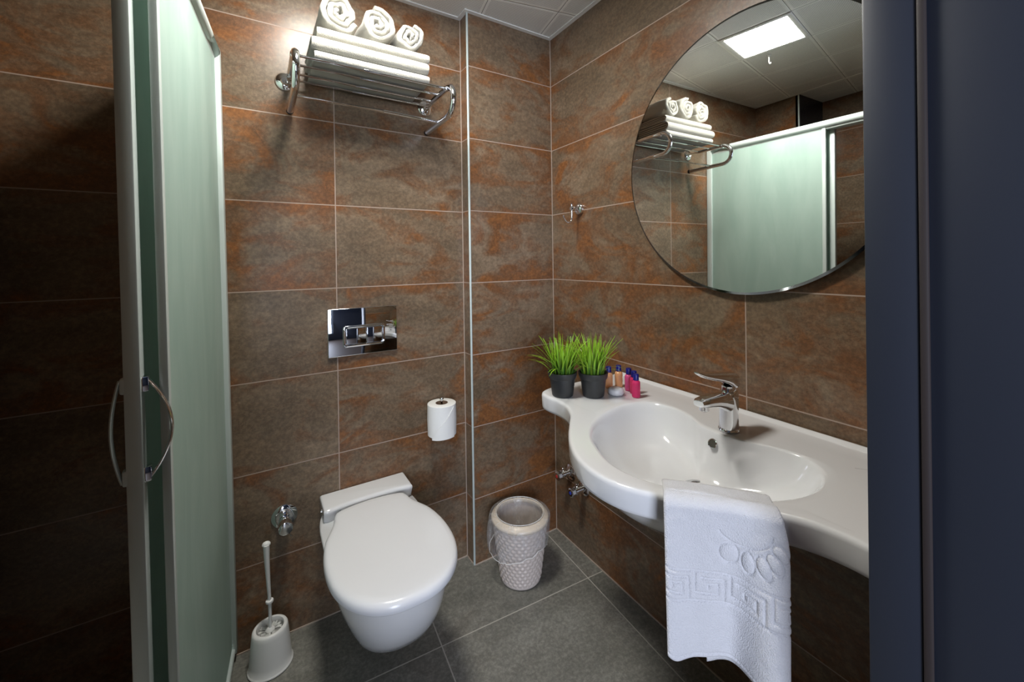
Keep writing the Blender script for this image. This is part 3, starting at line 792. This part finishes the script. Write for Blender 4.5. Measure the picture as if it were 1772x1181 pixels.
# ------------------------------------------------------------------ basin mixer tap
ts, te = .948, .158
tp = thing('basin_tap', W(ts, te, BZ), 'chrome single-lever mixer tap standing at the back of the wash basin', 'tap')
UE = (W(0, 1, 0) - W(0, 0, 0)).normalized(); US = (W(1, 0, 0) - W(0, 0, 0)).normalized()
def tring(e, z, a, b, n=28, ex=2.6, tilt=0.0):
    """ring whose normal is tilted from up (0) to outward along e (pi/2)"""
    ux = US; uy = UE * math.cos(tilt) - Vector((0, 0, 1)) * math.sin(tilt)
    return superring(W(ts, e, z), a, b, n, ex, ux, uy)
obj('base_ring', rings([tring(te, BZ + h_, r, r * 1.05, ex=2) for h_, r in ((.0005, .0235), (.003, .0245), (.006, .0235), (.007, .021))]), M_CHROME, tp)
bm = rings([tring(te, BZ + .006, .0215, .0215), tring(te, BZ + .03, .021, .0205), tring(te - .001, BZ + .06, .0205, .0205), tring(te - .001, BZ + .080, .0208, .0215), tring(te, BZ + .092, .021, .0225, tilt=.12),
            tring(te + .001, BZ + .098, .0195, .021, tilt=.15), tring(te + .001, BZ + .101, .015, .016, tilt=.15)])
obj('body', bm, M_CHROME, tp, angle=50)
sp = []
for e, z, a, b in ((te - .005, BZ + .070, .0190, .027), (te + .015, BZ + .0745, .0200, .0245), (te + .036, BZ + .0805, .0205, .0190), (te + .062, BZ + .0855, .0205, .0145), (te + .090, BZ + .0880, .0195, .0118), (te + .110, BZ + .0885, .0180, .0100), (te + .119, BZ + .0880, .0135, .0070)):
    sp.append(superring(W(ts, e, z), a, b, 28, 3.0, US, Vector((0, 0, 1))))
obj('spout', rings(sp), M_CHROME, tp, angle=50)
obj('aerator', lathe([(.0115, 0), (.0115, -.012), (.010, -.0135), (.0085, -.0128), (.008, -.010)], W(ts, te + .098, BZ + .0815), n=24), M_CHROME, tp)
obj('aerator_mesh', lathe([(.0084, -.0135), (.0084, -.0146), (.006, -.0150)], W(ts, te + .098, BZ + .0815), n=20), M_BLACK, tp)
bm = rings([tring(te + .002, BZ + .098, .015, .016, ex=2), tring(te + .001, BZ + .104, .0145, .0155, ex=2), tring(te, BZ + .112, .0145, .0165, ex=2.4)]); obj('neck', bm, M_CHROME, tp)
lv = []
for e, z, a, b in ((te - .0225, BZ + .122, .013, .014), (te - .0195, BZ + .1225, .0180, .0195), (te - .005, BZ + .1245, .0190, .0200), (te + .008, BZ + .1300, .0188, .0160), (te + .022, BZ + .1345, .0182, .0132), (te + .045, BZ + .1405, .0170, .0106), (te + .075, BZ + .1462, .0155, .0084), (te + .103, BZ + .1532, .0130, .0060), (te + .121, BZ + .1600, .0090, .0026), (te + .126, BZ + .1625, .006, .0014)):
    lv.append(superring(W(ts, e, z), a, b, 28, 3.0, US, Vector((0, 0, 1))))
obj('lever', rings(lv), M_CHROME, tp, angle=50)
obj('marker', lathe([(.0035, 0), (.0035, .0008), (.002, .001)], W(ts, te + .0165, BZ + .106), (-1, 0, -.1), 14), simple('red_mark', (0.5, 0.02, 0.02), 0.3), tp, label='small red mark')

# ------------------------------------------------------------------ potted grass
def make_pot(c, label, seed):
    rnd = random.Random(seed)
    t = thing('potted_grass', c, label, 'plant', 'artificial grass plants in black pots on the basin')
    c = Vector(c)
    obj('pot', lathe([(.031, .0), (.0328, .002), (.034, .006), (.0405, .056), (.0425, .0565), (.0445, .059), (.0470, .074), (.0470, .076), (.0455, .0765), (.043, .075), (.040, .064), (.038, .062)], c + Vector((0, 0, .0005)), n=48), M_POT, t, angle=35)
    obj('soil', lathe([(.0001, .0655), (.038, .0655), (.040, .063)], c, n=24, cap0=False, cap1=False), M_SOIL, t)
    bm = bmesh.new(); uvl = bm.loops.layers.uv.new('UVMap')
    for i in range(150):
        a = rnd.uniform(0, 2 * PI); rr = .034 * math.sqrt(rnd.random())
        lean = rnd.gauss(.22, .16) * (0.4 + rr / .034); lean = max(0.0, min(1.0, lean))
        if rnd.random() < .13: lean = rnd.uniform(.65, 1.2)
        L = rnd.uniform(.075, .135) * (1.0 if lean < .6 else .92)
        da = a + rnd.uniform(-.6, .6); d = Vector((math.cos(da), math.sin(da), 0))
        sd = Vector((-math.sin(da + rnd.uniform(-1, 1)), math.cos(da), 0)).normalized()
        p0 = c + Vector((rr * math.cos(a), rr * math.sin(a), .064))
        wd = rnd.uniform(.0018, .0034); hue = rnd.random() * .8 if rnd.random() < .25 else rnd.random() * .2
        segs = 6; prev = None
        for k in range(segs + 1):
            u = k / segs; th = lean * (0.35 + 1.1 * u)
            p = p0 + d * (L * u * math.sin(min(1.35, th * .9))) + Vector((0, 0, L * u * math.cos(min(1.35, th * .75))))
            # keep clear of the walls
            if p.y > -0.006: p.y = -0.006
            if -p.x - G * -p.y < .006: p.x = -(.006 + G * -p.y)
            ww = wd * (1 - u ** 2.2) + .0001
            fold = Vector((0, 0, 0.0)) + d * (wd * .35)
            cur = [bm.verts.new(p - sd * ww), bm.verts.new(p + fold), bm.verts.new(p + sd * ww)]
            if prev:
                for q in range(2):
                    f = bm.faces.new((prev[q], prev[q + 1], cur[q + 1], cur[q]))
                    for l in f.loops: l[uvl].uv = (hue, u if l.vert in cur else u - 1 / segs)
            prev = cur
    o = obj('grass', bm, M_GRASS, t, smooth='keep', angle=60)
    return t
make_pot(W(.512, .345, BZ), 'potted grass at the left end of the basin, nearest the shower', 3)
make_pot(W(.568, .266, BZ), 'potted grass beside the small gel bottles', 11)

# ------------------------------------------------------------------ toiletry bottles
def make_bottle(s, e, label, mat, pmat, group):
    c = W(s, e, BZ); t = thing('gel_bottle', c, label, 'bottle', group)
    obj('bottle', lathe([(.0105, .0), (.0125, .0012), (.013, .004), (.013, .044), (.0122, .0485), (.009, .0515), (.0075, .0525), (.0075, .054)], c + Vector((0, 0, .0003)), n=28), mat, t, angle=40)
    obj('cap', lathe([(.0085, .0535), (.0090, .054), (.0088, .071), (.0078, .0725), (.005, .0728)], c, n=24), M_CAP, t, label='dark blue cap')
    bm = bmesh.new(); rnd = random.Random(int(s * 1000))
    for r_, (z0, wid) in enumerate(((.036, .42), (.031, .34), (.0275, .36), (.024, .30))):
        for q in range(7):
            if rnd.random() < .2: continue
            a0 = R(236) - wid * 1.0 + 2 * wid * q / 7; a1 = a0 + wid * .2
            vs = [bm.verts.new(c + Vector((.01312 * math.cos(a), .01312 * math.sin(a), z))) for a, z in ((a0, z0), (a1, z0), (a1, z0 + (.003 if r_ == 0 else .0015)), (a0, z0 + (.003 if r_ == 0 else .0015)))]
            bm.faces.new(vs)
    obj('print', bm, pmat, t, smooth='keep')
    return t
make_bottle(.545, .132, 'peach gel bottle with blue cap in front, nearest the soap', M_PEACH, M_PRINT, 'small peach gel bottles')
make_bottle(.537, .170, 'peach gel bottle half hidden behind the right grass pot', M_PEACH, M_PRINT, 'small peach gel bottles')
make_bottle(.590, .132, 'light pink gel bottle nearest the wall', M_PINK2, M_PRINTP, 'small pink gel bottles')
make_bottle(.622, .142, 'pink gel bottle in the middle, mostly hidden by the front one', M_PINK, M_PRINTP, 'small pink gel bottles')
make_bottle(.650, .163, 'bright pink gel bottle standing foremost beside the bowl', M_PINK, M_PRINTP, 'small pink gel bottles')
c = W(.600, .200, BZ)
so = thing('soap', c, 'round white wrapped soap lying in front of the peach bottles', 'soap')
obj('bar', lathe([(.018, .0008), (.023, .003), (.0248, .010), (.0238, .019), (.019, .0220), (.006, .0225)], c, n=40), M_SOAP, so, angle=60)
obj('wrapper_edge', tube([c + Vector((.0252 * math.cos(2 * PI * k / 40), .0252 * math.sin(2 * PI * k / 40), .0045 + .001 * math.sin(k))) for k in range(41)], .0009, 6), tinted('clear_wrapper', (.9, .9, .9), .8), so)
c = W(.560, .085, BZ)
o = obj('toiletry_sachet', bx(c.x - .009, c.x + .009, c.y - .006, c.y + .006, BZ + .0005, BZ + .030, .003, 3), M_SOAP, origin=c)
tag(o, 'small white sachet standing between the peach and pink bottles', 'toiletry')

# ------------------------------------------------------------------ round mirror
MR, MS, MZ = .392, .898, 1.551
mo = .016
mr = thing('mirror', W(MS, 0, MZ), 'large round frameless wall mirror above the wash basin', 'mirror')
nrm = UE
obj('glass', lathe([(MR - .007, 0), (MR - .0065, .004), (MR - .0066, .0042)], W(MS, mo, MZ), nrm, 160), M_MIRROR, mr, angle=20)
bm = lathe([(MR - .007, 0), (MR, .0), (MR, .0016), (MR - .0066, .0042)], W(MS, mo, MZ), nrm, 160, cap0=False, cap1=False)
bm2 = lathe([(MR - .05, -.0155), (MR - .012, -.0155), (MR - .012, -.001), (MR - .004, -.0006), (MR - .004, 0.0002), (MR - .05, 0.0002)], W(MS, mo, MZ), nrm, 160)
obj('backing', bm2, M_BLACK, mr, angle=30)
obj('edge', bm, simple('bevelled_mirror_edge', (.22, .24, .24), .12, 1.0), mr, angle=30)  # mirror bevel, its dark reflection and shadow line put into the colour

# ------------------------------------------------------------------ robe hook
hs, hz = .200, 1.478
hk = thing('robe_hook', W(hs, 0, hz), 'small chrome robe hook on the wall left of the mirror', 'hook')
obj('flange', lathe([(.0245, .0005), (.0245, .005), (.0235, .011), (.017, .016), (.010, .018)], W(hs, 0, hz), UE, 32), M_CHROME, hk)
obj('post', lathe([(.009, .016), (.0075, .024), (.009, .032), (.0105, .038), (.0105, .047), (.007, .051)], W(hs, 0, hz), UE, 20), M_CHROME, hk)
pts = [W(hs, .046, hz + .022), W(hs, .046, hz - .01), W(hs, .046, hz - .040), W(hs, .050, hz - .054), W(hs, .061, hz - .061), W(hs, .074, hz - .056), W(hs, .084, hz - .044), W(hs, .092, hz - .031)]
obj('hook', tube(catmull(pts, 6), .0028, 12, rfun=lambda t: .0040 - .0014 * t), M_CHROME, hk)

# ------------------------------------------------------------------ angle valves under the basin
def angle_valve(s, z, label, kind, K=1.35):
    t = thing('angle_valve', W(s, 0, z), label, 'valve', 'chrome angle valves under the basin')
    sc2 = lambda P: [(a * K, b * K) for a, b in P]
    obj('flange', lathe(sc2([(.024, .0005), (.0235, .004), (.018, .007), (.012, .009)]), W(s, 0, z), UE, 32), M_CHROME, t)
    obj('body', lathe(sc2([(.011, .008), (.011, .028), (.013, .03), (.013, .040), (.010, .042)]), W(s, 0, z), UE, 24), M_CHROME, t)
    obj('outlet', tube([W(s, .035 * K, z), W(s, .035 * K, z + .026 * K)], .0078 * K, 14), M_CHROME, t)
    obj('handle', lathe(sc2([(.010, .042), (.0135, .044), (.0140, .056), (.011, .058)]), W(s, 0, z), UE, 8), M_CHROME, t, angle=25)
    obj('disc', lathe(sc2([(.005, .058), (.005, .0586)]), W(s, 0, z), UE, 14), simple('mark_' + kind, (.5, .03, .03) if kind == 'red' else (.03, .06, .45), .4), t, label=kind + ' indicator')  # small coloured disc on the handle face
angle_valve(.112, .316, 'chrome angle valve on the wall under the basin, the one nearest the corner', 'red')
angle_valve(.205, .288, 'lower chrome angle valve under the basin, further from the corner', 'blue')

# ------------------------------------------------------------------ towel rack
rk = thing('towel_rack', (-.83, D, 1.885), 'chrome towel rack on the wall above the toilet holding folded towels', 'towel rack')
RT, RB, YF = 1.885, 1.782, -.168
XL, XR = -1.078, -.592
for x in (XL, XR):
    cc = Vector((x, YF, (RT + RB) / 2)); r = (RT - RB) / 2
    pts = [(x, D - .006, RT), (x, -.02, RT), (x, -.10, RT)] + [tuple(p) for p in arc(cc, r, PI / 2, -PI / 2, 16, (0, -1, 0), (0, 0, 1))] + [(x, -.10, RB), (x, -.02, RB), (x, D - .022, RB)]
    sd = obj('side_bar', tube(pts, .0105, 18), M_CHROME, rk)
    obj('end_cap', lathe([(.0102, 0), (.0112, .002), (.0112, .012), (.007, .014)], (x, D - .028, RB), (0, 1, 0), 18), M_BLACK, sd)
    obj('wall_flange', lathe([(.031, .0005), (.031, .003), (.027, .008), (.015, .012), (.012, .018)], (x - .012 if x < -.9 else x, D, RT), (0, -1, 0), 36), M_CHROME, rk)
for y in (-.158, -.092, -.020, .034):
    obj('shelf_rod', tube([(XL, y, RT), (XL + .2, y, RT), (XR, y, RT)], .0050, 12), M_CHROME, rk)
obj('towel_bar', tube([(XL, -.094, RB + .004), (-.8, -.094, RB + .004), (XR, -.080, RB + .004)], .0066, 14), M_CHROME, rk)
for x in (XL, XR):
    obj('bar_joint', lathe([(.0110, 0), (.0122, .003), (.0122, .010), (.0110, .013)], (x, -.172, RT - .002), (0, 1, 0), 18), M_CHROME, rk)

# ------------------------------------------------------------------ folded and rolled towels
def sheet_solid(path, x0, x1, th, nx, amp, seed, fade=1.0):
    """thick cloth following a path of (y, z) points, extruded along x"""
    P = [Vector((0, a, b)) for a, b in path]; n = len(P); rs = []
    nor = []
    for i in range(n):
        t = (P[min(i + 1, n - 1)] - P[max(i - 1, 0)]).normalized(); nor.append(Vector((0, -t.z, t.y)))
    for j in range(nx + 1):
        u = j / nx; x = x0 + (x1 - x0) * u; top = []; bot = []
        e = min(u, 1 - u) * (x1 - x0); rnd = min(1, e / .006); hth = th / 2 * (0.55 + .45 * math.sqrt(rnd))
        for i in range(n):
            q = Vector((x * 9, P[i].y * 14, P[i].z * 20 + seed))
            d = amp * noise.noise(q) + amp * .5 * noise.noise(q * 2.7)
            ex = amp * 1.2 * noise.noise(Vector((seed, P[i].y * 25, P[i].z * 30))) * (1 if u in (0, 1) else 0)
            top.append(P[i] + nor[i] * (hth + d) + Vector((x + ex, 0, 0))); bot.append(P[i] + nor[i] * (-hth + d) + Vector((x + ex, 0, 0)))
        rs.append(top + bot[::-1])
    return rings(rs)
def upath(yf, yb, zc, h, n=10):
    """U fold: bottom layer from the back, round the front, back along the top"""
    r = h / 2; p = [(yb + (yf + r - yb) * k / 8, zc - r) for k in range(9)]
    p += [(yf + r - r * math.sin(PI * k / n), zc - r * math.cos(PI * k / n)) for k in range(1, n)]
    p += [(yf + r + (yb - yf - r) * k / 8, zc + r) for k in range(9)]
    return p
def folded(x0, x1, yf, yb, z0, h, layers, label, seed, sag=0):
    t = thing('folded_towel', ((x0 + x1) / 2, (yf + yb) / 2, z0), label, 'towel', 'cream towels folded flat on the rack')
    bm = bmesh.new(); th = h / (2 * layers)
    for k in range(layers):
        hh = h - th - 2 * th * k
        join(bm, sheet_solid(upath(yf + th * (k + .5), yb - .004 * k, z0 + h / 2, hh), x0 + .002 * k, x1 - .002 * k, th * .96, 44, .0011, seed + k))
    obj('cloth', bm, M_TOWEL, t, angle=60)
    return t
folded(-1.022, -.652, -.152, .052, 1.8920, .030, 2, 'folded cream towel lying on the rack rods, lowest of the stack', 1)
folded(-1.030, -.655, -.158, .050, 1.9230, .042, 2, 'thick folded cream towel in the middle of the stack', 5)
folded(-1.014, -.650, -.150, .050, 1.9660, .033, 2, 'folded cream towel topmost of the flat stack, under the rolls', 9)
def rolled(xc, r, yf, yb, label, seed, turns=3.2, ang0=0.0, sq=1.0):
    zb = 1.9995 + .0005
    t = thing('rolled_towel', (xc, (yf + yb) / 2, zb), label, 'towel', 'rolled cream towels on top of the stack')
    th = r / (turns + .35); n = int(turns * 44); rs = []; ny = 26
    c = Vector((xc, 0, zb + r * sq))
    def pt(a, rr, y, k, s_):
        q = Vector((math.cos(a) * 1.5, math.sin(a) * 1.5 + seed, y * 9 + k * .004))
        d = .0095 * noise.noise(q * .9) + .0030 * noise.noise(q * 2.2)
        rr2 = rr + d * min(1, rr / .02)
        x = c.x + rr2 * math.cos(a); z = c.z + rr2 * math.sin(a) * sq
        return Vector((x, y, max(z, zb)))
    for j in range(ny + 1):
        u = j / ny; y = yf + (yb - yf) * u; e = min(u, 1 - u) * (yb - yf); hth = th / 2 * (.55 + .45 * math.sqrt(min(1, e / .007)))
        top, bot = [], []
        for k in range(n + 1):
            a = ang0 + 2 * PI * turns * k / n; rc = th * .25 + (r - th * .66) * k / n
            yy = y + (0.006 * noise.noise(Vector((a * 1.3, seed * 3.1, 0))) - .006 * (k / n) ** 2 * 0 + .003 * noise.noise(Vector((a * 4, seed, 1)))) * (1 if u == 0 else max(0, 1 - u * 6))
            lump = 1 + .22 * noise.noise(Vector((a * 1.1, seed * 5.3, y * 8)))
            top.append(pt(a, rc + hth * .80 * lump, yy, k, 1)); bot.append(pt(a, max(.001, rc - hth * .80), yy, k, 0))
        rs.append(top + bot[::-1])
    obj('cloth', rings(rs), M_TOWEL, t, angle=70)
    return t
rolled(-.946, .0655, -.140, .045, 'rolled cream towel leftmost on the towel stack', 2, 2.6, 2.0, .97)
rolled(-.827, .0610, -.142, .045, 'rolled cream towel between the two other rolls', 7, 2.7, 3.6, .97)
rolled(-.7155, .0530, -.138, .045, 'smallest rolled cream towel, rightmost on the stack', 12, 2.4, 5.0, .97)

# ------------------------------------------------------------------ hand towel over the basin rim
PL = Vector((1.060, .541, 0)); PR = Vector((1.203, .412, 0))
ht = thing('hand_towel', W((PL.x + PR.x) / 2, (PL.y + PR.y) / 2, BZ), 'white embossed hand towel with a key border hanging over the basin front', 'towel')
along = (PR - PL); TWd = along.length; al = along.normalized(); outn = Vector((-al.y, al.x, 0))
if outn.y < 0: outn = -outn
def seg_d(px, py, x0, y0, x1, y1):
    dx, dy = x1 - x0, y1 - y0; t = max(0, min(1, ((px - x0) * dx + (py - y0) * dy) / (dx * dx + dy * dy + 1e-12)))
    return math.hypot(px - x0 - dx * t, py - y0 - dy * t)
B0, B1 = .121, .170                       # the border band, metres below the rim
GR = [(-.05, B0, .35, B0), (-.05, B1, .35, B1)]
mid = (B0 + B1) / 2; bh_ = B1 - B0; pd = .060
for k in range(-1, 4):
    x = -.012 + k * pd
    key = [(0.0, B0), (0.0, B1 - .013), (.038, B1 - .012), (.038, B0 + .020), (.022, B0 + .020), (.022, B0 + .027)]
    for (a, b), (c_, d_) in zip(key, key[1:]): GR.append((x + a, b, x + c_, d_))
    key = [(.011, B0 + .011), (.049, B0 + .011), (.049, B1)]
    for (a, b), (c_, d_) in zip(key, key[1:]): GR.append((x + a, b, x + c_, d_))
SC = (TWd * .66, .036)
shell = []
for k in range(28):
    a0 = R(8) + R(150) * k / 28; a1 = R(8) + R(150) * (k + 1) / 28
    shell.append((SC[0] + .042 * math.cos(a0), SC[1] + .030 * math.sin(a0), SC[0] + .042 * math.cos(a1), SC[1] + .030 * math.sin(a1)))
pet = []
for dx, dy, a, ra, rb in ((-.024, .046, 0, .0155, .0165), (.006, .053, R(-8), .0095, .0165), (.028, .051, R(-22), .0095, .0165), (.043, .041, R(-34), .0095, .0165), (.052, .026, R(-42), .0095, .0155)):
    pet.append((SC[0] + dx, SC[1] + dy, a, ra, rb))
def height(px, b):
    """embossing depth at across px, down b"""
    h = 0.0
    if B0 - .012 < b < B1 + .012:
        d = min(seg_d(px, b, *s_) for s_ in GR); h -= .0030 * math.exp(-(d / .0021) ** 2)
        if B0 < b < B1: h += .0008
    if .02 < b < B0 - .006:
        d = min(seg_d(px, b, *s_) for s_ in shell); h -= .0026 * math.exp(-(d / .0015) ** 2)
        for cx, cy, a, ra, rb in pet:
            dx, dy = px - cx, b - cy; u = dx * math.cos(a) + dy * math.sin(a); v = -dx * math.sin(a) + dy * math.cos(a)
            q = math.hypot(u / ra, v / rb)
            if q < 1.4: h += (.0026 * max(0, 1 - q * q) - .0024 * math.exp(-((q - 1) / .13) ** 2))
    return h
LEN = .266
def drape(px, b, lay=0.0):
    """towel surface point: b<0 lies over the rim into the bowl, b>0 hangs outside"""
    a = px / TWd
    L_ = LEN
    if b > 0:
        f = min(1.0, b / L_)
        wave = .021 * math.sin(2 * PI * (a * 1.12 + .17)) * f + .006 * math.sin(2 * PI * (a * 2.3 + .3)) * f
        o = .019 + .010 * f + wave + lay
        r = .016
        if b < r * 1.2:
            t = b / (r * 1.2); o = o * math.sin(t * PI / 2) ; z = .017 - r * (1 - math.cos(t * PI / 2))
        else: z = .017 - r - (b - r * 1.2)
        z += .004 * math.sin(a * 5 + 1) * f
        side = -.004 * f + .012 * f * (a - .5) * -1
        z -= .045 * max(0, a - .45) * f + .010 * max(0, 1 - a / .12) ** 2 * -f
    else:
        t = -b; o = -t; z = .017 + .002 * math.sin(a * 6) * (1 - t / .1)
        side = 0
        if t > .030: z -= (t - .030) * .45
    side += -.016 * max(0, (a - .62) / .38) ** 2 * max(0, 1 - max(0, b + .01) / .075) ** 1.5
    z -= .003 * max(0, (a - .7) / .3) ** 2 * max(0, 1 - max(0, b) / .05)
    p = PL + al * (px + side) + outn * o
    return W(p.x, p.y, BZ + z)
NX, NYb, NYf = 150, 26, 200
grid = []; 
for j in range(NYb + NYf + 1):
    b = -.045 + .045 * j / NYb if j <= NYb else LEN * (j - NYb) / NYf
    grid.append([(TWd * i / NX, b) for i in range(NX + 1)])
V = [[drape(px, b) for px, b in row] for row in grid]
def nrm_at(M, j, i):
    a = M[min(j + 1, len(M) - 1)][i] - M[max(j - 1, 0)][i]; b = M[j][min(i + 1, NX)] - M[j][max(i - 1, 0)]
    n = b.cross(a).normalized()
    return n
top, bot = [], []
for j, row in enumerate(grid):
    tr, br = [], []
    for i, (px, b) in enumerate(row):
        n = nrm_at(V, j, i)
        if n.dot(W(outn.x, outn.y, 0) + Vector((0, 0, .6))) < 0: n = -n
        e = min(i, NX - i) / NX * TWd; e2 = (LEN - b); q = min(1, min(e, e2) / .004); th = .0032 * math.sqrt(max(.08, q))
        hem = -.0016 * math.exp(-((e2 - .0075) / .0016) ** 2)
        f = height(px, b) + hem + .0006 * noise.noise(Vector((px * 60, b * 60, 0)))
        tr.append(V[j][i] + n * (th + f)); br.append(V[j][i] - n * th)
    top.append(tr); bot.append(br)
def cloth_mesh(top, bot):
    bm = bmesh.new(); T = [[bm.verts.new(p) for p in r] for r in top]; B = [[bm.verts.new(p) for p in r] for r in bot]
    J, I = len(T) - 1, len(T[0]) - 1
    for j in range(J):
        for i in range(I):
            bm.faces.new((T[j][i], T[j][i + 1], T[j + 1][i + 1], T[j + 1][i])); bm.faces.new((B[j][i], B[j + 1][i], B[j + 1][i + 1], B[j][i + 1]))
        bm.faces.new((T[j][0], T[j + 1][0], B[j + 1][0], B[j][0])); bm.faces.new((T[j][I], B[j][I], B[j + 1][I], T[j + 1][I]))
    for i in range(I):
        bm.faces.new((T[0][i], B[0][i], B[0][i + 1], T[0][i + 1])); bm.faces.new((T[J][i], T[J][i + 1], B[J][i + 1], B[J][i]))
    return bm
obj('cloth', cloth_mesh(top, bot), M_HTOWEL, ht, angle=180)
# second layer of the folded towel, showing below the hem
bt, bb = [], []
for j in range(41):
    b = .06 + (LEN + .004 - .06) * j / 40; a_, c_ = [], []
    for i in range(41):
        px = TWd * (.36 + .64 * i / 40); p = drape(px, b + .012 * (1 - i / 40), -.0085)
        a_.append(p + Vector((0, 0, .0))); n = W(outn.x, outn.y, 0).normalized(); c_.append(p - n * .004)
    bt.append(a_); bb.append(c_)
obj('under_layer', cloth_mesh(bt, bb), M_HTOWEL, ht, angle=180)
